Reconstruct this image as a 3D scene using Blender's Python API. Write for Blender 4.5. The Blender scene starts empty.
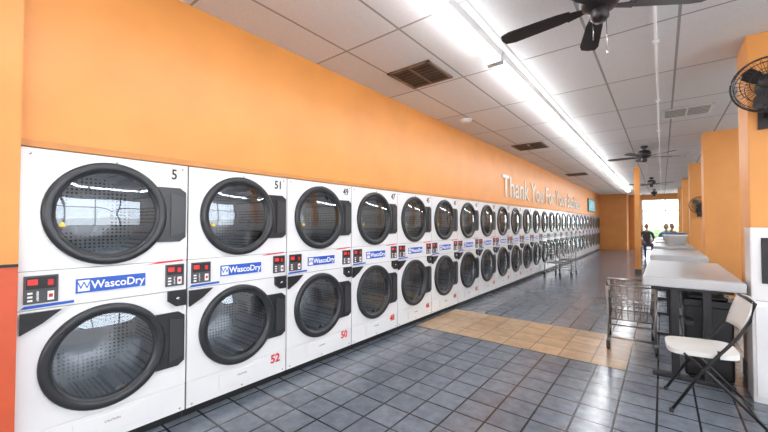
import bpy, math, random
from mathutils import Vector, Matrix
random.seed(4)
S = bpy.context.scene
C = S.collection
try:
    S.view_settings.view_transform = 'Standard'
    S.view_settings.look = 'None'
except Exception as e:
    print(e)

# ------------------------------------------------------------ materials
def mat(name, col, rough=0.5, metal=0.0, spec=0.5, noise=0.0, nscale=8.0, bump=0.0, emis=None, estr=0, coat=0):
    m = bpy.data.materials.new(name); m.use_nodes = True
    nt = m.node_tree; b = nt.nodes['Principled BSDF']
    b.inputs['Base Color'].default_value = (*col, 1)
    b.inputs['Roughness'].default_value = rough
    b.inputs['Metallic'].default_value = metal
    b.inputs['Specular IOR Level'].default_value = spec
    b.inputs['Coat Weight'].default_value = coat
    if emis:
        b.inputs['Emission Color'].default_value = (*emis, 1)
        b.inputs['Emission Strength'].default_value = estr
    if noise or bump:
        tc = nt.nodes.new('ShaderNodeTexCoord')
        n = nt.nodes.new('ShaderNodeTexNoise'); n.inputs['Scale'].default_value = nscale
        n.inputs['Detail'].default_value = 5
        nt.links.new(tc.outputs['Object'], n.inputs['Vector'])
        if noise:
            r = nt.nodes.new('ShaderNodeValToRGB')
            r.color_ramp.elements[0].position = 0.3; r.color_ramp.elements[1].position = 0.7
            r.color_ramp.elements[0].color = (*[c*(1-noise) for c in col], 1)
            r.color_ramp.elements[1].color = (*[min(1, c*(1+noise)) for c in col], 1)
            nt.links.new(n.outputs['Fac'], r.inputs['Fac'])
            nt.links.new(r.outputs['Color'], b.inputs['Base Color'])
        if bump:
            bp = nt.nodes.new('ShaderNodeBump'); bp.inputs['Strength'].default_value = bump
            bp.inputs['Distance'].default_value = 0.01
            nt.links.new(n.outputs['Fac'], bp.inputs['Height'])
            nt.links.new(bp.outputs['Normal'], b.inputs['Normal'])
    return m

def tile_mat(name, c1, c2, cm, w, h, mortar, rough, nscale=9, namt=0.35, bump=0.4, speck=False, off=(0, 0)):
    m = bpy.data.materials.new(name); m.use_nodes = True
    nt = m.node_tree; b = nt.nodes['Principled BSDF']; L = nt.links
    tc = nt.nodes.new('ShaderNodeTexCoord')
    mp = nt.nodes.new('ShaderNodeMapping'); mp.inputs['Location'].default_value = (off[0], off[1], 0)
    L.new(tc.outputs['Object'], mp.inputs['Vector'])
    br = nt.nodes.new('ShaderNodeTexBrick'); br.offset = 0; br.squash = 1
    br.inputs['Scale'].default_value = 1
    br.inputs['Brick Width'].default_value = w; br.inputs['Row Height'].default_value = h
    br.inputs['Mortar Size'].default_value = mortar; br.inputs['Mortar Smooth'].default_value = 0.15
    br.inputs['Color1'].default_value = (*c1, 1); br.inputs['Color2'].default_value = (*c2, 1)
    br.inputs['Mortar'].default_value = (*cm, 1)
    L.new(mp.outputs['Vector'], br.inputs['Vector'])
    n = nt.nodes.new('ShaderNodeTexNoise'); n.inputs['Scale'].default_value = nscale; n.inputs['Detail'].default_value = 8
    n.inputs['Roughness'].default_value = 0.65
    L.new(tc.outputs['Object'], n.inputs['Vector'])
    rp = nt.nodes.new('ShaderNodeValToRGB')
    rp.color_ramp.elements[0].position = .3; rp.color_ramp.elements[1].position = .7
    rp.color_ramp.elements[0].color = (1-namt,)*3+(1,); rp.color_ramp.elements[1].color = (1+0*namt,)*3+(1,)
    L.new(n.outputs['Fac'], rp.inputs['Fac'])
    mx = nt.nodes.new('ShaderNodeMix'); mx.data_type = 'RGBA'; mx.blend_type = 'MULTIPLY'
    mx.inputs[0].default_value = 1
    L.new(br.outputs['Color'], mx.inputs[6]); L.new(rp.outputs['Color'], mx.inputs[7])
    L.new(mx.outputs[2], b.inputs['Base Color'])
    b.inputs['Roughness'].default_value = rough
    inv = nt.nodes.new('ShaderNodeMath'); inv.operation = 'SUBTRACT'; inv.inputs[0].default_value = 1
    L.new(br.outputs['Fac'], inv.inputs[1])
    ad = nt.nodes.new('ShaderNodeMath'); ad.operation = 'MULTIPLY_ADD'; ad.inputs[1].default_value = .25
    L.new(n.outputs['Fac'], ad.inputs[0]); L.new(inv.outputs[0], ad.inputs[2])
    bp = nt.nodes.new('ShaderNodeBump'); bp.inputs['Strength'].default_value = bump; bp.inputs['Distance'].default_value = .004
    L.new(ad.outputs[0], bp.inputs['Height']); L.new(bp.outputs['Normal'], b.inputs['Normal'])
    return m

M_orange = mat('orange_paint', (.72, .295, .068), .42, noise=.06, nscale=2.5)
M_orange2 = mat('orange_trim_paint', (.56, .23, .06), .5, noise=.05)
M_pillar = mat('pillar_paint', (.73, .32, .082), .45, noise=.05, nscale=3)
M_cream = mat('cream_paint', (.70, .68, .64), .6, noise=.04, nscale=3)
M_red = mat('red_wainscot', (.60, .095, .035), .5, noise=.06)
M_white = mat('dryer_white_enamel', (.82, .82, .83), .22, noise=.02, nscale=3, coat=.3)
M_seam = mat('dryer_seam', (.10, .09, .08), .6)
M_rim = mat('door_ring_black', (.022, .024, .028), .28, noise=.2, nscale=20)
M_rim2 = mat('door_ring_inner', (.04, .043, .048), .28)
M_black = mat('black_plastic', (.012, .012, .014), .4, noise=.1)
M_panel = mat('control_panel_grey', (.07, .07, .078), .35, noise=.1)
M_blue = mat('blue_label', (.02, .10, .50), .35, noise=.05)
M_redp = mat('red_print', (.65, .02, .02), .4, noise=.05)
M_redled = mat('red_display', (.5, .02, .02), .4, emis=(1, .05, .03), estr=.5)
M_textw = mat('white_print', (.9, .9, .9), .5, noise=.02)
M_textb = mat('black_print', (.02, .02, .02), .5, noise=.02)
M_grey = mat('grey_metal', (.35, .36, .37), .4, metal=.6, noise=.05)
M_steel = mat('steel', (.6, .6, .62), .25, metal=1.0, noise=.06, nscale=30)
M_chrome = mat('chrome_wire', (.34, .33, .32), .3, metal=1.0, noise=.05)
M_fan = mat('dark_fan', (.022, .018, .02), .35, noise=.1)
M_lam = mat('table_laminate', (.38, .40, .42), .3, noise=.06, nscale=25)
M_lame = mat('table_edge', (.50, .51, .52), .35, noise=.04)
M_chair = mat('chair_plastic', (.80, .80, .78), .4, noise=.03)
M_fixture = mat('fixture_white', (.85, .85, .85), .4, noise=.02)
M_tube = mat('fluorescent_tube', (1, 1, 1), .4, emis=(.98, .985, 1.0), estr=26)
M_frame = mat('window_frame', (.06, .055, .05), .35, metal=.5, noise=.05)
M_frame2 = mat('door_frame_aluminium', (.45, .45, .45), .35, metal=.5, noise=.05)
M_vent = mat('vent_dark', (.05, .04, .035), .5, noise=.1)
M_ventf = mat('vent_frame', (.22, .15, .11), .5, noise=.1)
M_sign = mat('letter_silver', (.70, .66, .58), .35, noise=.05)
M_teal = mat('sign_teal', (.10, .45, .50), .4, noise=.4, nscale=6, emis=(.1, .5, .55), estr=.3)
M_concrete = mat('outside_concrete', (.62, .60, .57), .8, noise=.12, nscale=2)
M_green = mat('hedge', (.18, .28, .14), .8, noise=.5, nscale=5, bump=.5)
M_floor = tile_mat('slate_tile', (.205, .238, .288), (.16, .188, .230), (.020, .023, .030), .24, .24, .0075, .19, 11, .40, .5, off=(-.03, -.02))
M_beige = tile_mat('beige_tile', (.66, .46, .27), (.48, .31, .16), (.20, .14, .09), .30, .30, .007, .28, 7, .45, .3)
M_ceil = tile_mat('ceiling_tile', (.86, .86, .86), (.80, .80, .80), (.40, .39, .38), .61, 1.22, .011, .8, 60, .10, .5, off=(.2, .1))
M_wglass = bpy.data.materials.new('window_glass'); M_wglass.use_nodes = True
nt = M_wglass.node_tree; nt.nodes.clear()
o = nt.nodes.new('ShaderNodeOutputMaterial'); t = nt.nodes.new('ShaderNodeBsdfTransparent'); g = nt.nodes.new('ShaderNodeBsdfGlossy')
g.inputs['Roughness'].default_value = .02; mx = nt.nodes.new('ShaderNodeMixShader'); mx.inputs[0].default_value = .06
nt.links.new(t.outputs[0], mx.inputs[1]); nt.links.new(g.outputs[0], mx.inputs[2]); nt.links.new(mx.outputs[0], o.inputs[0])
# tinted dryer glass: see-through + reflective
M_glass = bpy.data.materials.new('tinted_door_glass'); M_glass.use_nodes = True
nt = M_glass.node_tree; nt.nodes.clear()
o = nt.nodes.new('ShaderNodeOutputMaterial'); t = nt.nodes.new('ShaderNodeBsdfTransparent'); t.inputs['Color'].default_value = (.74, .77, .80, 1)
g = nt.nodes.new('ShaderNodeBsdfGlossy'); g.inputs['Roughness'].default_value = .02; g.inputs['Color'].default_value = (.85, .92, 1, 1)
fr = nt.nodes.new('ShaderNodeFresnel'); fr.inputs['IOR'].default_value = 1.6
ma = nt.nodes.new('ShaderNodeMath'); ma.operation = 'MULTIPLY_ADD'; ma.inputs[1].default_value = 1.2; ma.inputs[2].default_value = .08; ma.use_clamp = True
mx = nt.nodes.new('ShaderNodeMixShader'); nt.links.new(fr.outputs[0], ma.inputs[0]); nt.links.new(ma.outputs[0], mx.inputs[0])
nt.links.new(t.outputs[0], mx.inputs[1]); nt.links.new(g.outputs[0], mx.inputs[2]); nt.links.new(mx.outputs[0], o.inputs[0])
M_drum = mat('perforated_drum', (.42, .42, .43), .35, metal=.4)
nt = M_drum.node_tree; b = nt.nodes['Principled BSDF']
tc = nt.nodes.new('ShaderNodeTexCoord'); vo = nt.nodes.new('ShaderNodeTexVoronoi'); vo.inputs['Scale'].default_value = 38; vo.inputs['Randomness'].default_value = .15
rp = nt.nodes.new('ShaderNodeValToRGB'); rp.color_ramp.elements[0].position = .25; rp.color_ramp.elements[1].position = .33
rp.color_ramp.elements[0].color = (.05, .05, .05, 1); rp.color_ramp.elements[1].color = (.55, .56, .58, 1)
nt.links.new(tc.outputs['Object'], vo.inputs['Vector']); nt.links.new(vo.outputs['Distance'], rp.inputs['Fac']); nt.links.new(rp.outputs['Color'], b.inputs['Base Color'])

# ------------------------------------------------------------ mesh builder
class MB:
    def __init__(s): s.v = []; s.f = []; s.m = []; s.sm = []; s.mats = []
    def mi(s, m):
        if m not in s.mats: s.mats.append(m)
        return s.mats.index(m)
    def add(s, vs, fs, m, smooth=False, M=None):
        o = len(s.v); i = s.mi(m)
        for v in vs:
            v = Vector(v)
            if M is not None: v = M @ v
            s.v.append(tuple(v))
        for f in fs:
            s.f.append([o+a for a in f]); s.m.append(i); s.sm.append(smooth)
    def box(s, x0, x1, y0, y1, z0, z1, m, b=0, M=None, skip=()):
        if b <= 0:
            vs = [(x0,y0,z0),(x1,y0,z0),(x1,y1,z0),(x0,y1,z0),(x0,y0,z1),(x1,y0,z1),(x1,y1,z1),(x0,y1,z1)]
            fs = [(0,3,2,1),(4,5,6,7),(0,1,5,4),(1,2,6,5),(2,3,7,6),(3,0,4,7)]
            fs = [f for i, f in enumerate(fs) if i not in skip]
            s.add(vs, fs, m, M=M)
        else:
            import bmesh
            bm = bmesh.new(); bmesh.ops.create_cube(bm, size=1)
            for v in bm.verts:
                v.co = Vector(((x0+x1)/2+v.co.x*(x1-x0), (y0+y1)/2+v.co.y*(y1-y0), (z0+z1)/2+v.co.z*(z1-z0)))
            bmesh.ops.bevel(bm, geom=bm.edges[:], offset=b, segments=2, affect='EDGES', profile=.6)
            bm.verts.index_update()
            s.add([v.co.copy() for v in bm.verts], [[v.index for v in f.verts] for f in bm.faces], m, M=M)
            bm.free()
    def holed(s, x, d, y0, y1, z0, z1, cy, cz, r, m, n=48):
        angs = [2*math.pi*k/n for k in range(n)]
        for yy in (y0, y1):
            for zz in (z0, z1): angs.append(math.atan2(zz-cz, yy-cy) % (2*math.pi))
        angs = sorted(set(round(a, 6) for a in angs)); N = len(angs); vs = []
        for a in angs:
            c_, s_ = math.cos(a), math.sin(a); tt = 1e9
            if c_ > 1e-9: tt = min(tt, (y1-cy)/c_)
            if c_ < -1e-9: tt = min(tt, (y0-cy)/c_)
            if s_ > 1e-9: tt = min(tt, (z1-cz)/s_)
            if s_ < -1e-9: tt = min(tt, (z0-cz)/s_)
            vs += [(x, cy+c_*r, cz+s_*r), (x, cy+c_*tt, cz+s_*tt), (x-d, cy+c_*tt, cz+s_*tt)]
        fs = []
        for k in range(N):
            j = (k+1) % N; fs += [(3*k, 3*k+1, 3*j+1, 3*j), (3*k+1, 3*k+2, 3*j+2, 3*j+1)]
        s.add(vs, fs, m)
    def prism(s, poly, d0, d1, m, axis='x', M=None):
        n = len(poly)
        def P(a, b, d):
            return {'x': (d, a, b), 'y': (a, d, b), 'z': (a, b, d)}[axis]
        vs = [P(a, b, d0) for a, b in poly]+[P(a, b, d1) for a, b in poly]
        fs = [list(range(n))[::-1], list(range(n, 2*n))]+[(i, (i+1) % n, n+(i+1) % n, n+i) for i in range(n)]
        s.add(vs, fs, m, M=M)
    def lathe(s, prof, m, seg=32, M=None, smooth=True, caps=True):
        vs = []; fs = []
        for r, h in prof:
            for k in range(seg):
                a = 2*math.pi*k/seg; vs.append((r*math.cos(a), r*math.sin(a), h))
        for i in range(len(prof)-1):
            for k in range(seg):
                fs.append((i*seg+k, i*seg+(k+1) % seg, (i+1)*seg+(k+1) % seg, (i+1)*seg+k))
        s.add(vs, fs, m, smooth, M)
        if caps:
            for idx, (r, h) in ((0, prof[0]), (len(prof)-1, prof[-1])):
                if r > 1e-4:
                    vv = vs[idx*seg:(idx+1)*seg]; s.add(vv, [list(range(seg)) if idx else list(range(seg))[::-1]], m, False, M)
    def tube(s, pts, r, m, seg=8, closed=False, M=None):
        pts = [Vector(p) for p in pts]; n = len(pts); vs = []; fs = []
        for i, p in enumerate(pts):
            if closed: d = pts[(i+1) % n]-pts[i-1]
            else: d = pts[min(i+1, n-1)]-pts[max(i-1, 0)]
            d.normalize()
            up = Vector((0, 0, 1)) if abs(d.z) < .95 else Vector((1, 0, 0))
            a = d.cross(up).normalized(); b = d.cross(a)
            for k in range(seg):
                t = 2*math.pi*k/seg; vs.append(p+a*math.cos(t)*r+b*math.sin(t)*r)
        for i in range(n if closed else n-1):
            j = (i+1) % n
            for k in range(seg):
                fs.append((i*seg+k, i*seg+(k+1) % seg, j*seg+(k+1) % seg, j*seg+k))
        if not closed:
            fs.append(list(range(seg))[::-1]); fs.append(list(range((n-1)*seg, n*seg)))
        s.add(vs, fs, m, True, M)
    def text(s, body, size, m, M, sx=1.0, ext=.002, align='CENTER', bold=0.0):
        cu = bpy.data.curves.new('t', 'FONT'); cu.body = body; cu.size = size; cu.extrude = ext; cu.offset = bold
        cu.align_x = align; cu.align_y = 'CENTER'; cu.resolution_u = 3
        ob = bpy.data.objects.new('t', cu); C.objects.link(ob); bpy.context.view_layer.update()
        dg = bpy.context.evaluated_depsgraph_get()
        me = bpy.data.meshes.new_from_object(ob.evaluated_get(dg))
        s.add([Vector((v.co.x*sx, v.co.y, v.co.z)) for v in me.vertices], [list(p.vertices) for p in me.polygons], m, False, M)
        bpy.data.meshes.remove(me); bpy.data.objects.remove(ob); bpy.data.curves.remove(cu)
    def mesh(s, name):
        me = bpy.data.meshes.new(name); me.from_pydata(s.v, [], s.f)
        for m in s.mats: me.materials.append(m)
        me.polygons.foreach_set('material_index', s.m); me.polygons.foreach_set('use_smooth', s.sm)
        me.update(); return me
    def obj(s, name, loc=(0, 0, 0), rot=(0, 0, 0), parent=None):
        return place(s.mesh(name), name, loc, rot, parent)

def place(me, name, loc=(0, 0, 0), rot=(0, 0, 0), parent=None):
    o = bpy.data.objects.new(name, me); o.location = loc; o.rotation_euler = rot
    C.objects.link(o)
    if parent: o.parent = parent
    return o
T = Matrix.Translation
def R(a, ax): return Matrix.Rotation(math.radians(a), 4, ax)
TOX = Matrix(((0, 0, 1, 0), (1, 0, 0, 0), (0, 1, 0, 0), (0, 0, 0, 1)))  # local x->Y, y->Z, z->X

# ------------------------------------------------------------ room
CH = 3.04; YB = 24.2; XR = 6.2; YF = -4.0; Y0 = .25; W = .86; NB = 26; YD = Y0+NB*W
fl = MB(); fl.box(-.8, XR+.1, YF-.1, YB+.1, -.1, 0, M_floor); fl.obj('floor')
b = MB(); b.box(.0, 2.40, 0, 1.2, 0, .003, M_beige); b.obj('floor_tile_inlay', (0.03, 4.10, 0))
c = MB(); c.box(-.8, XR+.1, YF-.1, YB+.1, CH, CH+.1, M_ceil); c.obj('ceiling')
w = MB()
w.box(-.85, -.80, Y0-.02, YB, 0, CH, M_orange)
w.box(-.80, -.012, Y0-.001, YB, 1.875, CH, M_orange)
w.box(-.80, -.012, YD+.01, YB, 0, 1.875, M_orange)
w.box(-.85, .06, YF, Y0-.001, 1.20, CH, M_orange)
w.box(-.85, .065, YF, Y0-.001, 0, 1.185, M_red)
w.box(-.85, .075, YF, Y0-.001, 1.185, 1.20, M_black)
w.obj('wall_left')
t = MB(); t.box(-.012, .025, Y0, YD, 1.834, 1.874, M_orange2, .004); t.obj('trim_1')
DX1 = 4.75
w = MB()
w.box(-.8, 1.25, 22.75, YB, 0, CH, M_orange)
w.box(1.25, 1.85, YB-.05, YB+.05, 0, CH, M_orange)
w.box(DX1, XR, YB-.05, YB+.05, 0, CH, M_orange)
w.box(1.85, DX1, YB-.05, YB+.05, 2.76, CH, M_orange)
w.obj('wall_back')
d = MB()
for x in (1.855, 2.85, 3.75, DX1-.055): d.box(x, x+.05, YB-.04, YB+.04, 0, 2.755, M_frame2)
for z in (0, 2.1, 2.705): d.box(1.855, DX1-.005, YB-.039, YB+.039, z, z+.05, M_frame2)
d.box(1.9, DX1-.05, YB-.01, YB, .05, 2.7, M_wglass)
for x in (2.78, 2.98): d.tube([(x, YB-.09, .85), (x, YB-.09, 1.25)], .012, M_steel)
d.obj('door_1')
w = MB()
w.box(XR, XR+.1, YF, -3.2, 0, CH, M_cream); w.box(XR, XR+.1, 4.2, YB, 0, CH, M_cream)
w.box(XR, XR+.1, -3.2, 4.2, 0, .75, M_cream); w.box(XR, XR+.1, -3.2, 4.2, 2.65, CH, M_cream)
w.obj('wall_right')
d = MB()
for k in range(6):
    y = -3.195+k*1.466; d.box(XR+.01, XR+.09, y, y+.06, .755, 2.645, M_frame)
for z in (.755, 2.0, 2.585): d.box(XR+.01, XR+.09, -3.19, 4.19, z, z+.06, M_frame)
d.box(XR+.03, XR+.04, -3.15, 4.15, .8, 2.6, M_wglass)
for k in range(12): d.box(XR+.045, XR+.07, -3.15, 4.15, .9+k*.09, .915+k*.09, M_fixture)
d.obj('window_1')
w = MB()
w.box(-.85, XR+.1, YF-.1, YF, 0, .6, M_orange); w.box(-.85, XR+.1, YF-.1, YF, 2.65, CH, M_orange)
w.box(-.85, .6, YF-.1, YF, .6, 2.65, M_orange); w.box(5.6, XR+.1, YF-.1, YF, .6, 2.65, M_orange)
w.obj('wall_front')
d = MB()
for k in range(5):
    x = .605+k*1.232; d.box(x, x+.06, YF-.09, YF-.01, .605, 2.645, M_frame)
for z in (.605, 2.0, 2.585): d.box(.605, 5.595, YF-.09, YF-.01, z, z+.06, M_frame)
d.box(.65, 5.55, YF-.05, YF-.04, .65, 2.6, M_wglass)
d.obj('window_2')
g = MB(); g.box(-40, 50, -40, 70, -.2, -.12, M_concrete); g.obj('ground')
B = MB()
import bmesh
for k in range(14):
    bm = bmesh.new(); bmesh.ops.create_icosphere(bm, subdivisions=2, radius=.8)
    vs = [Vector((v.co.x*random.uniform(.9, 1.1), v.co.y*random.uniform(.9, 1.1), v.co.z*random.uniform(.85, 1.15))) for v in bm.verts]
    B.add(vs, [[v.index for v in f.verts] for f in bm.faces], M_green, True, T((k*1.0-5, random.uniform(-.2, .2), .6))); bm.free()
B.obj('hedge', (3, 48, -.12))

# pillars
PX = 3.31
for i, y in enumerate((4.3, 8.4, 12.5, 16.6, 20.7)):
    B = MB(); B.box(0, .46, 0, .46, 0, CH, M_pillar, .006); B.box(-.008, .468, -.008, .468, 0, .14, M_seam, .003)
    B.obj('pillar', (PX, y, 0))
B = MB(); B.box(-.07, .07, -.07, .07, 0, CH, M_pillar, .01); B.box(-.08, .08, -.08, .08, 0, .12, M_seam, .004); B.obj('support_post', (2.17, 12.4, 0))
B = MB(); B.tube([(0, 0, 0), (0, 24, 0)], .010, M_fixture)
for k in range(13): B.box(-.022, .022, k*1.9, k*1.9+.02, -.004, .02, M_fixture)
B.obj('ceiling_conduit', (2.70, .1, CH-.02))

# ------------------------------------------------------------ fluorescent strips
L = MB()
LL = 2.44
L.prism([(-.085, 0), (.085, 0), (.065, -.05), (-.065, -.05)], 0, LL-.02, M_fixture, 'y')
for x in (-.042, .042):
    L.tube([(x, .05, -.072), (x, LL-.07, -.072)], .019, M_tube, 10)
for y in (.01, LL-.06):
    L.box(-.075, .075, y, y+.035, -.10, -.045, M_fixture, .004)
lme = L.mesh('fluorescent_light')
for k in range(9): place(lme, 'fluorescent_light', (1.48, -1.6+k*LL, CH))
for k in range(9): place(lme, 'fluorescent_light', (4.8, -1.6+k*LL, CH))  # unseen second row behind the pillars, added to brighten the room

# vents
def vent(loc, sx, sy, mf, ms, n=9, name='ceiling_vent'):
    B = MB(); t = .03
    B.box(-sx/2, sx/2, -sy/2, sy/2, -.004, 0, ms)
    for a in ((-sx/2, sx/2, -sy/2, -sy/2+t), (-sx/2, sx/2, sy/2-t, sy/2), (-sx/2, -sx/2+t, -sy/2, sy/2), (sx/2-t, sx/2, -sy/2, sy/2), (-.012, .012, -sy/2, sy/2)):
        B.box(*a, -.015, -.001, mf)
    for k in range(n):
        y = -sy/2+t+(k+.5)*(sy-2*t)/n
        B.box(-sx/2+t, sx/2-t, -.006, .006, -.0015, .0015, mf, M=T((0, y, -.012)) @ R(35, 'X'))
    return B.obj(name, loc)
vent((.67, 3.22, CH-.001), .52, .52, M_ventf, M_vent, 7)
vent((.58, 7.62, CH-.001), .60, .60, M_ventf, M_vent, 7)
vent((.55, 12.9, CH-.001), .60, .60, M_ventf, M_vent, 7)
vent((3.02, 6.66, CH-.001), .55, .55, M_fixture, M_grey, 6)
vent((2.95, 10.8, CH-.001), .55, .55, M_fixture, M_grey, 6)
B = MB(); B.lathe([(.0, -.05), (.05, -.05), (.08, -.03), (.1, 0)], M_fixture); B.obj('smoke_detector', (.34, 5.05, CH))

# ------------------------------------------------------------ dryers
D = MB(); w_ = W-.004
D.box(-.75, -.002, .002, w_, .07, 1.832, M_seam, skip=(3,))
D.box(-.75, -.05, .002, w_, 0, .07, M_black)
YC = .40
for z0, z1 in ((.075, .262), (.938, 1.148)):
    D.box(-.004, .012, .004, w_-.002, z0, z1, M_white, .004)
D.holed(.012, .016, .004, w_-.002, .265, .935, YC, .60, .275, M_white)
D.holed(.012, .016, .004, w_-.002, 1.151, 1.831, YC, 1.475, .275, M_white)
D.box(-.006, -.004, .004, w_-.002, .255, .27, M_seam); D.box(-.006, -.004, .004, w_-.002, .93, .942, M_seam); D.box(-.006, -.004, .004, w_-.002, 1.143, 1.155, M_seam)
M_ysticker = mat('yellow_sticker', (.8, .55, .05), .5, noise=.1)
for zc in (1.475, .60):
    Mx = T((.012, YC, zc)) @ TOX
    D.prism([(YC+.26, zc+.19), (YC+.40, zc+.19), (.840, zc+.16), (.840, zc-.16), (YC+.40, zc-.19), (YC+.26, zc-.19)], .012, .026, M_rim)
    D.prism([(YC+.34, zc+.15), (.828, zc+.125), (.828, zc-.125), (YC+.34, zc-.15)], .026, .034, M_rim2)
    D.lathe([(.316, 0), (.316, .018), (.310, .026), (.298, .030), (.276, .029), (.268, .025)], M_rim, 56, Mx, caps=False)
    D.lathe([(.268, .025), (.266, .018), (.260, .013), (.254, .011), (.250, -.004)], M_rim2, 56, Mx, caps=False)
    D.lathe([(.256, .011), (.22, .016), (.16, .024), (.08, .030), (.0, .032)], M_glass, 56, Mx, caps=False)
    D.lathe([(.275, .0), (.262, -.02), (.262, -.05), (.315, -.07)], M_rim2, 48, Mx, caps=False)
    D.lathe([(.315, -.07), (.315, -.58), (.10, -.60), (.0, -.60)], M_drum, 48, Mx, caps=False)
    for k in range(3):
        a = math.radians(120*k+50)
        D.box(-.025, .025, -.03, .03, -.57, -.10, M_steel, .012, M=Mx @ R(math.degrees(a), 'Z') @ T((.29, 0, 0)))
D.box(.012, .017, .235, .60, .995, 1.09, M_textw, .002)
D.box(.017, .019, .24, .595, 1.0, 1.085, M_blue)
D.box(.019, .0205, .25, .305, 1.01, 1.075, M_textw)
D.text('W', .06, M_blue, T((.021, .2775, 1.042)) @ TOX, 1, .0008)
D.text('WascoDry', .068, M_textw, T((.020, .45, 1.041)) @ TOX, .92, .001, bold=.001)
for y0, y1 in ((.025, .165), (.715, .835)):
    D.box(.012, .022, y0, y1, .972, 1.125, M_panel, .003)
    D.box(.022, .023, y0+.008, y1-.008, 1.052, 1.117, M_black)
    D.box(.023, .024, y0+.015, y0+.055, 1.075, 1.105, M_redled)
    D.box(.022, .024, y1-.045, y1-.022, 1.068, 1.10, M_redp)
    for j in range(3):
        D.box(.022, .0235, y0+.015, y0+.035, .985+j*.02, .995+j*.02, M_textw)
    D.box(.022, .026, y0+.05, y0+.06, .985, 1.04, M_steel)
    D.box(.022, .024, y1-.045, y1-.018, .985, 1.035, M_textw)
    D.box(.024, .0245, y1-.040, y1-.023, 1.0, 1.02, M_redp)
D.prism([(.012, .945), (.235, .95), (.235, .965), (.03, .962)], .012, .0145, M_blue)
D.prism([(.60, 1.135), (.83, 1.145), (.83, 1.156), (.68, 1.15)], .0125, .0145, M_redp)
D.prism([(.012, .925), (.18, .925), (.10, .86), (.012, .81)], .012, .034, M_black)
D.prism([(.73, .94), (.845, .94), (.845, .83), (.78, .83), (.73, .87)], .012, .034, M_black)
D.lathe([(.012, 0), (.012, .008), (0, .008)], M_steel, 12, T((.034, .79, .885)) @ TOX)
D.box(.012, .016, .24, .62, .12, .235, M_white, .003)
D.text('CAUTION', .018, M_textb, T((.0165, .43, .19)) @ TOX, 1, .0004)
for y in (.04, .43, .82):
    for z in (1.80, .10):
        D.lathe([(.007, 0), (.006, .004), (0, .004)], M_steel, 8, T((.012, y, z)) @ TOX)
D.prism([(.155, 1.395), (.19, 1.395), (.1725, 1.425)], .036, .0385, M_ysticker)
dme = D.mesh('tumble_dryer')
for i in range(NB):
    o = place(dme, 'tumble_dryer', (0, Y0+i*W, 0))
    if i < 14:
        N = MB(); num = str(53-i*2) if i else '5'
        N.text(num, .10, M_textb, T((.0135, .765, 1.757)) @ TOX, .8, .0008, bold=.002)
        if i: N.text(str(54-i*2), .10, M_redp, T((.0135, .745, .215)) @ TOX, .95, .0008, bold=.003)
        N.obj('number_label', parent=o)

B = MB()
B.text('Thank You For Your Business', .70, M_sign, TOX, 1.09, .012, 'LEFT', bold=.003)
B.obj('wall_lettering', (.002, 7.55, 2.23))
B = MB(); B.box(0, .05, 0, 2.0, 0, .62, M_frame, .01); B.box(.05, .056, .05, 1.95, .05, .57, M_teal)
B.text('OPEN', .4, M_textw, T((.058, 1.0, .31)) @ TOX, 1, .002); B.obj('wall_sign', (-.011, 18.8, 2.0))

# ------------------------------------------------------------ ceiling fan
def fan(loc, rot, up=.05):
    B = MB()
    B.lathe([(0, 0), (.06, 0), (.07, -.03), (.03, -.06), (.013, -.06)], M_fan, 24)
    B.tube([(0, 0, -.04), (0, 0, -.13)], .012, M_fan)
    O = T((0, 0, up))
    B.lathe([(.02, -.13), (.09, -.15), (.12, -.19), (.12, -.26), (.09, -.30), (.05, -.31)], M_fan, 32, O)
    B.lathe([(.05, -.31), (.055, -.36), (.035, -.385), (0, -.39)], M_fan, 24, O)
    for k in range(5):
        Mk = O @ R(72*k, 'Z') @ T((0, 0, -.285)) @ R(10, 'X')
        B.prism([(.08, -.02), (.2, -.045), (.22, .045), (.08, .02)], -.004, .004, M_fan, 'z', Mk)
        B.prism([(.17, -.04), (.25, -.052), (.58, -.066), (.645, -.05), (.66, 0), (.645, .05), (.58, .066), (.25, .052), (.17, .04)], .004, .012, M_fan, 'z', Mk)
    B.tube([(.04, 0, -.36+up), (.045, 0, -.50)], .0025, M_steel, 6)
    B.lathe([(0, -.012), (.008, 0), (0, .016)], M_steel, 8, T((.045, 0, -.51)))
    B.tube([(-.03, .02, -.36+up), (-.033, .02, -.42)], .0025, M_steel, 6)
    B.obj('ceiling_fan', loc, (0, 0, math.radians(rot)))
fan((2.42, 2.64, CH), 32, .075); fan((2.45, 9.1, CH), 30); fan((2.45, 15.4, CH), 50); fan((2.45, 20.8, CH), 10)

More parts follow.
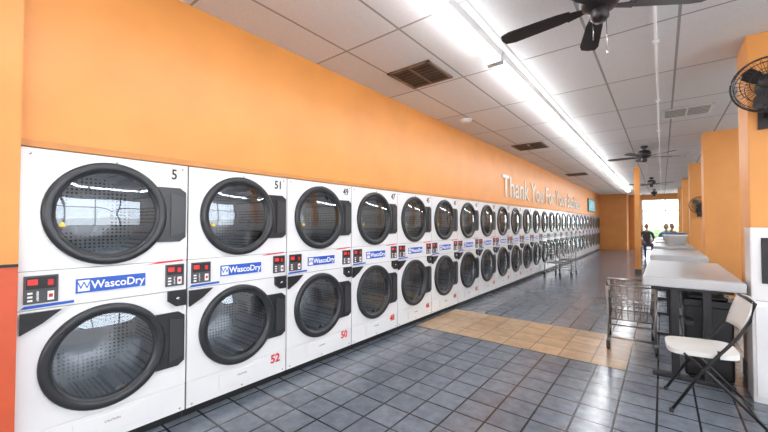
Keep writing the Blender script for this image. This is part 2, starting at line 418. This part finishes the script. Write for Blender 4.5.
def wallfan(loc, rot, r=.25):
    B = MB(); A = R(90, 'X')
    def circ(rr, y, n=36): return [(rr*math.cos(2*math.pi*k/n), y, rr*math.sin(2*math.pi*k/n)) for k in range(n)]
    B.tube(circ(r, 0), .008, M_fan, 6, True)
    for rr, y in ((r*.93, -.04), (r*.75, -.065), (r*.5, -.08), (r*.28, -.088)): B.tube(circ(rr, y), .003, M_fan, 5, True)
    for rr, y in ((r*.9, .05), (r*.6, .08)): B.tube(circ(rr, y), .003, M_fan, 5, True)
    for k in range(32):
        a = 2*math.pi*k/32; c_, s_ = math.cos(a), math.sin(a)
        B.tube([(c_*q*r, y, s_*q*r) for q, y in ((.22, -.09), (.5, -.08), (.75, -.065), (.93, -.04), (1, 0), (.9, .05), (.6, .08), (.25, .09))], .0018, M_fan, 4)
    B.lathe([(0, .095), (.055, .092), (.06, .085), (.0, .084)], M_fan, 24, A)
    B.lathe([(0, -.19), (.06, -.18), (.075, -.15), (.075, -.07), (.03, -.03), (.03, .03), (0, .035)], M_fan, 24, A)
    for k in range(3):
        Mk = A @ R(120*k+20, 'Z') @ R(22, 'X') @ Matrix.Scale(r/.25, 4)
        B.prism([(.03, -.03), (.12, -.08), (.2, -.075), (.22, 0), (.18, .06), (.08, .05), (.03, .03)], -.003, .003, M_fan, 'z', Mk)
    B.tube([(0, .12, -.03), (0, .16, -.16), (0, .27, -.2)], .016, M_fan)
    B.box(-.05, .05, .27, .285, -.3, -.1, M_fan, .003)
    B.obj('wall_fan', loc, (0, 0, math.radians(rot)))
wallfan((3.39, 4.01, 2.51), -6, .215)
wallfan((3.50, 12.205, 1.9), 0, .22)

# ------------------------------------------------------------ tables
def table_mesh(LY):
    B = MB(); WX = .68; H = .93
    B.box(0, WX, 0, LY, H-.085, H-.006, M_lame, .012)
    B.box(.012, WX-.012, .012, LY-.012, H-.008, H, M_lam, .003)
    for y in (.12, LY-.2):
        B.box(.06, WX-.06, y, y+.06, 0, .035, M_black, .006)
        B.box(.06, WX-.06, y, y+.06, H-.125, H-.085, M_black, .004)
        for x in (.20, WX-.26): B.box(x, x+.06, y+.005, y+.055, .03, H-.12, M_black, .004)
    B.box(.30, .36, .15, LY-.15, .50, .54, M_black, .004)
    return B
table_mesh(1.85).obj('folding_table', (2.57, 4.04, 0))
t2 = table_mesh(1.7).mesh('folding_table')
for y in (6.85, 9.5, 12.0, 14.5): place(t2, 'folding_table', (2.56, y, 0))

B = MB()
B.box(-.17, .17, -.19, .19, 0, .68, M_black, .02); B.box(-.18, .18, -.205, .205, .64, .71, M_black, .012)
B.box(-.14, .14, -.16, .16, .71, .74, M_black, .02)
B.obj('trash_can', (3.04, 4.56, 0))
B = MB(); B.box(0, .40, 0, .25, 0, .80, M_white, .01); B.box(.02, .38, -.012, 0, .05, .76, M_white, .003)
B.box(.16, .24, -.022, -.012, .66, .68, M_steel, .003)
B.obj('white_cabinet', (3.27, 4.02, 0))
B = MB(); B.box(0, .40, 0, .24, 0, .58, M_white, .01); B.box(.06, .36, -.012, 0, .14, .50, M_black, .003); B.box(.26, .34, -.018, -.012, .2, .4, M_steel, .003)
B.obj('change_machine', (3.27, 4.025, .801))

def basket(loc, m, rot=0):
    B = MB(); n = 24
    def ring(a, b_, z): return [(a*math.copysign(abs(math.cos(2*math.pi*k/n))**.6, math.cos(2*math.pi*k/n)), b_*math.copysign(abs(math.sin(2*math.pi*k/n))**.6, math.sin(2*math.pi*k/n)), z) for k in range(n)]
    rs = [ring(.16, .22, 0), ring(.20, .27, .20), ring(.215, .285, .21), ring(.215, .285, .225), ring(.19, .26, .225), ring(.15, .21, .01)]
    vs = [p for r_ in rs for p in r_]; fs = []
    for i in range(5):
        for k in range(n): fs.append((i*n+k, i*n+(k+1) % n, (i+1)*n+(k+1) % n, (i+1)*n+k))
    fs.append(list(range(n))[::-1]); fs.append(list(range(5*n, 6*n)))
    B.add(vs, fs, m, True); B.obj('laundry_basket', loc, (0, 0, math.radians(rot)))
M_bw = mat('basket_white', (.8, .8, .8), .5, noise=.03); M_bb = mat('basket_blue', (.1, .25, .5), .5, noise=.03)
basket((2.95, 10.6, .93), M_bw, 10); basket((2.98, 13.2, .93), M_bb, 80)

# folding chair: faces -X (local +x is back)
def chair_mesh(name='folding_chair'):
    B = MB(); hw = .215; r = .011
    for s in (-1, 1):
        y = s*hw
        B.tube([(-.24, y, .012), (-.05, y, .36), (.13, y, .62), (.19, y, .74), (.215, y, .86)], r, M_black)
        B.tube([(-.16, y*.88, .45), (0, y*.88, .30), (.27, y*.88, .012)], r, M_black)
        B.lathe([(.015, 0), (.015, .03), (.01, .03)], M_black, 10, T((-.24, y, 0)))
        B.lathe([(.015, 0), (.015, .03), (.01, .03)], M_black, 10, T((.27, y*.88, 0)))
        B.tube([(.03, y*.95, .50), (.03, y*.95, .44)], .008, M_black)
    B.tube([(.22, -hw*.88, .07), (.22, hw*.88, .07)], .008, M_black)
    B.tube([(.215, -hw, .86), (.217, 0, .87), (.215, hw, .86)], r, M_black)
    n = 28; P = []
    for k in range(n):
        a = 2*math.pi*k/n; c_, s_ = math.cos(a), math.sin(a)
        P.append((-.03+.205*math.copysign(abs(c_)**.45, c_), .20*math.copysign(abs(s_)**.45, s_)))
    B.prism(P, .440, .475, M_chair, 'z', R(-2, 'Y'))
    vs = []; fs = []; nn = 11
    for layer, off in ((0, -.0), (1, .016)):
        for j in range(7):
            z = .64+.23*j/6
            for i in range(nn):
                u = -1+2*i/(nn-1); e = 1-.10*abs((j-3)/3)**3
                x = .155+(z-.66)*.30+.03*(1-u*u)+off-.012
                vs.append((x, u*.215*e, z))
    N = 7*nn
    for l in (0, 1):
        for j in range(6):
            for i in range(nn-1):
                q = [l*N+j*nn+i, l*N+j*nn+i+1, l*N+(j+1)*nn+i+1, l*N+(j+1)*nn+i]
                fs.append(q if l else q[::-1])
    for i in range(nn-1):
        fs.append((i, i+1, N+i+1, N+i)); k = 6*nn; fs.append((k+i, N+k+i, N+k+i+1, k+i+1))
    for j in range(6):
        fs.append((j*nn, N+j*nn, N+(j+1)*nn, (j+1)*nn)); k = nn-1; fs.append((j*nn+k, (j+1)*nn+k, N+(j+1)*nn+k, N+j*nn+k))
    B.add(vs, fs, M_chair, True)
    return B.mesh(name)
cme = chair_mesh()
place(cme, 'folding_chair', (2.98, 3.66, 0), (0, 0, math.radians(4)))

# ------------------------------------------------------------ laundry cart
def cart_mesh():
    B = MB(); a, bb = .22, .31
    def rect(s, z): return [(-a*s, -bb*s, z), (a*s, -bb*s, z), (a*s, bb*s, z), (-a*s, bb*s, z)]
    def loop(s, z, r):
        p = rect(s, z)
        for i in range(4): B.tube([p[i], p[(i+1) % 4]], r, M_chrome, 6)
    zs = [.34, .42, .50, .58, .66, .72]
    sc = lambda z: .88+.14*(z-.34)/.38
    for z in zs: loop(sc(z), z, .008 if z in (.34, .72) else .004)
    for i in range(8):
        u = -1+2*i/7
        for s in (-1, 1):
            B.tube([(u*a*.88, s*bb*.88, .34), (u*a*1.02, s*bb*1.02, .72)], .0035, M_chrome, 5)
        B.tube([(u*a*.88, -bb*.88, .34), (u*a*.88, bb*.88, .34)], .0035, M_chrome, 5)
    for i in range(10):
        u = -1+2*i/9
        for s in (-1, 1):
            B.tube([(s*a*.88, u*bb*.88, .34), (s*a*1.02, u*bb*1.02, .72)], .0035, M_chrome, 5)
        B.tube([(-a*.88, u*bb*.88, .34), (a*.88, u*bb*.88, .34)], .0035, M_chrome, 5)
    for s in (-1, 1):
        for t_ in (-1, 1):
            B.tube([(s*a*1.02, t_*bb*1.02, .72), (s*a*.95, t_*bb*.95, .34), (s*a*.98, t_*bb*.98, .12)], .011, M_chrome, 8)
            x, y = s*a*.98, t_*bb*.98
            B.box(x-.016, x+.016, y-.02, y+.02, .085, .13, M_grey, .003)
            B.lathe([(0, -.015), (.050, -.015), (.055, -.008), (.055, .008), (.050, .015), (0, .015)], M_black, 20, T((x, y, .055)) @ R(90, 'Y'))
            B.lathe([(0, -.017), (.02, -.017), (.02, .017), (0, .017)], M_steel, 12, T((x, y, .055)) @ R(90, 'Y'))
        B.tube([(s*a*.98, -bb*.98, .14), (s*a*.98, bb*.98, .14)], .009, M_chrome, 8)
        B.tube([(-a*.98, s*bb*.98, .14), (a*.98, s*bb*.98, .14)], .009, M_chrome, 8)
    B.tube([(-a, -bb*1.02, .72), (-a, -bb*1.02-.06, .80), (a, -bb*1.02-.06, .80), (a, -bb*1.02, .72)], .009, M_chrome, 8)
    return B.mesh('laundry_cart')
kme = cart_mesh()
place(kme, 'laundry_cart', (2.42, 5.00, .003), (0, 0, math.radians(4)))
place(kme, 'laundry_cart', (.45, 10.6, 0), (0, 0, math.radians(-15)))
place(kme, 'laundry_cart', (.50, 11.6, 0), (0, 0, math.radians(10)))

# ------------------------------------------------------------ people (seated)
def skinmesh(vs, es, rad, mats, emat, root=0, sub=2):
    me = bpy.data.meshes.new('sk'); me.from_pydata(vs, es, [])
    ob = bpy.data.objects.new('sk', me); C.objects.link(ob)
    md = ob.modifiers.new('s', 'SKIN'); md.use_smooth_shade = True
    for i, v in enumerate(me.skin_vertices[0].data):
        r = rad[i]; v.radius = r if isinstance(r, tuple) else (r, r); v.use_root = (i == root)
    sb = ob.modifiers.new('b', 'SUBSURF'); sb.levels = sub; sb.render_levels = sub
    bpy.context.view_layer.update(); dg = bpy.context.evaluated_depsgraph_get()
    out = bpy.data.meshes.new_from_object(ob.evaluated_get(dg)); bpy.data.objects.remove(ob)
    out.materials.clear()
    for m in mats: out.materials.append(m)
    V = [Vector(v) for v in vs]
    for p in out.polygons:
        c_ = p.center; best = 9; bi = 0
        for k, (i, j) in enumerate(es):
            A_, B_ = V[i], V[j]; d = B_-A_; t_ = max(0, min(1, (c_-A_).dot(d)/d.length_squared)); q = (c_-A_-d*t_).length
            if q < best: best = q; bi = k
        p.material_index = emat[bi]; p.use_smooth = True
    return out
M_skin = mat('skin', (.42, .23, .15), .55, noise=.05); M_hair = mat('hair', (.03, .02, .015), .6, noise=.2, nscale=40)
M_eye = mat('eye_white', (.8, .8, .8), .3, noise=.02); M_lip = mat('lips', (.35, .12, .10), .5, noise=.05)
def person(loc, rot, shirt, pants):
    root = bpy.data.objects.new('person_seated', None); root.location = loc; root.rotation_euler = (0, 0, math.radians(rot)); C.objects.link(root)
    vs = [(0, .02, .56), (0, .03, .72), (0, .02, .92), (0, .01, 1.06), (0, 0, 1.13), (0, -.01, 1.20)]
    es = [(0, 1), (1, 2), (2, 3), (3, 4), (4, 5)]; rad = [(.15, .12), (.135, .10), (.16, .11), (.12, .08), (.055, .055), (.052, .055)]
    em = [0, 0, 0, 2, 2]
    for s in (-1, 1):
        o = len(vs)
        vs += [(s*.17, .01, 1.03), (s*.225, .0, .90), (s*.24, .0, .77), (s*.19, -.13, .70), (s*.13, -.25, .67), (s*.115, -.30, .66)]
        rad += [.062, .05, .043, .04, .03, (.036, .02)]
        es += [(3, o), (o, o+1), (o+1, o+2), (o+2, o+3), (o+3, o+4), (o+4, o+5)]; em += [0, 0, 0, 2, 2, 2]
        o = len(vs)
        vs += [(s*.10, -.05, .54), (s*.12, -.25, .55), (s*.12, -.43, .54), (s*.12, -.45, .30), (s*.12, -.44, .10), (s*.12, -.46, .05), (s*.13, -.60, .035)]
        rad += [.09, .08, .06, .055, .04, .04, (.04, .028)]
        es += [(0, o), (o, o+1), (o+1, o+2), (o+2, o+3), (o+3, o+4), (o+4, o+5), (o+5, o+6)]; em += [1, 1, 1, 1, 1, 3, 3]
    me = skinmesh(vs, es, rad, [shirt, pants, M_skin, M_black], em)
    place(me, 'body', parent=root)
    for s in (-1, 1):
        for k in range(5):
            if k < 4:
                bx = s*(.135-.018*k); L_ = (.06, .07, .066, .052)[k]
                p = [(bx, -.30, .66), (bx, -.335, .658), (bx, -.335-L_*.5, .645), (bx, -.335-L_*.9, .625)]
            else: p = [(s*.095, -.285, .66), (s*.07, -.31, .655), (s*.062, -.34, .648)]
            m_ = skinmesh(p, [(i, i+1) for i in range(len(p)-1)], [.0095, .009, .0085, .007][:len(p)], [M_skin], [0]*len(p), 0, 1)
            place(m_, 'finger_%d' % (k+1), parent=root)
    H = MB()
    def ell(c_, r, m, n=20, k=14, M=None, f=None):
        vs_ = []; fs_ = []
        for i in range(k+1):
            th = math.pi*i/k
            for j in range(n):
                ph = 2*math.pi*j/n; v = Vector((math.sin(th)*math.cos(ph), math.sin(th)*math.sin(ph), math.cos(th)))
                if f: v = f(v)
                vs_.append((c_[0]+v.x*r[0], c_[1]+v.y*r[1], c_[2]+v.z*r[2]))
        for i in range(k):
            for j in range(n): fs_.append((i*n+j, (i+1)*n+j, (i+1)*n+(j+1) % n, i*n+(j+1) % n))
        H.add(vs_, fs_, m, True, M)
    hz = 1.305
    def jaw(v):
        if v.z < 0: return Vector((v.x*(1+.25*v.z), v.y*(1+.15*v.z)-.12*(-v.z) if v.y < 0 else v.y*(1+.35*v.z), v.z))
        return v
    ell((0, -.02, hz), (.075, .095, .115), M_skin, f=jaw)
    ell((0, -.003, hz+.022), (.082, .098, .108), M_hair, f=lambda v: Vector((v.x, v.y*(1.0 if v.y > 0 else .80), max(v.z, -.55 if v.y > 0 else .35))))
    ell((0, -.118, hz-.015), (.013, .02, .022), M_skin)
    for s in (-1, 1):
        ell((s*.03, -.103, hz+.005), (.013, .008, .008), M_eye); ell((s*.03, -.110, hz+.005), (.005, .003, .005), M_black)
        ell((s*.077, -.01, hz-.01), (.01, .02, .03), M_skin); ell((s*.03, -.104, hz+.024), (.018, .006, .004), M_hair)
    ell((0, -.110, hz-.055), (.024, .008, .007), M_lip)
    H.obj('head', parent=root)
ms1 = mat('shirt_blue', (.10, .25, .50), .8, noise=.1); ms2 = mat('shirt_dark', (.05, .05, .06), .8, noise=.1)
ms3 = mat('shirt_maroon', (.30, .05, .06), .8, noise=.1); mp = mat('jeans', (.06, .08, .14), .8, noise=.15)
for (x, y, rot, sh) in ((2.20, 18.6, 10, ms2), (2.85, 18.0, -20, ms1), (3.05, 20.0, 35, ms3)):
    person((x, y, 0), rot, sh, mp)
    place(cme, 'folding_chair', (x-math.sin(math.radians(rot))*.02, y+.05, -.0), (0, 0, math.radians(rot+90)))

# ------------------------------------------------------------ world + camera
wd = bpy.data.worlds.new('World'); S.world = wd; wd.use_nodes = True
nt = wd.node_tree; bg = nt.nodes['Background']
bg.inputs['Color'].default_value = (.90, .95, 1.0, 1); bg.inputs['Strength'].default_value = 7.0
cam = bpy.data.cameras.new('camera'); co = bpy.data.objects.new('camera', cam); C.objects.link(co)
cam.sensor_width = 36; cam.lens = 350/768*36; cam.clip_start = .05
co.location = (2.72, 0, 1.41); co.rotation_euler = (math.radians(91.3), 0, math.radians(38.46))
S.camera = co
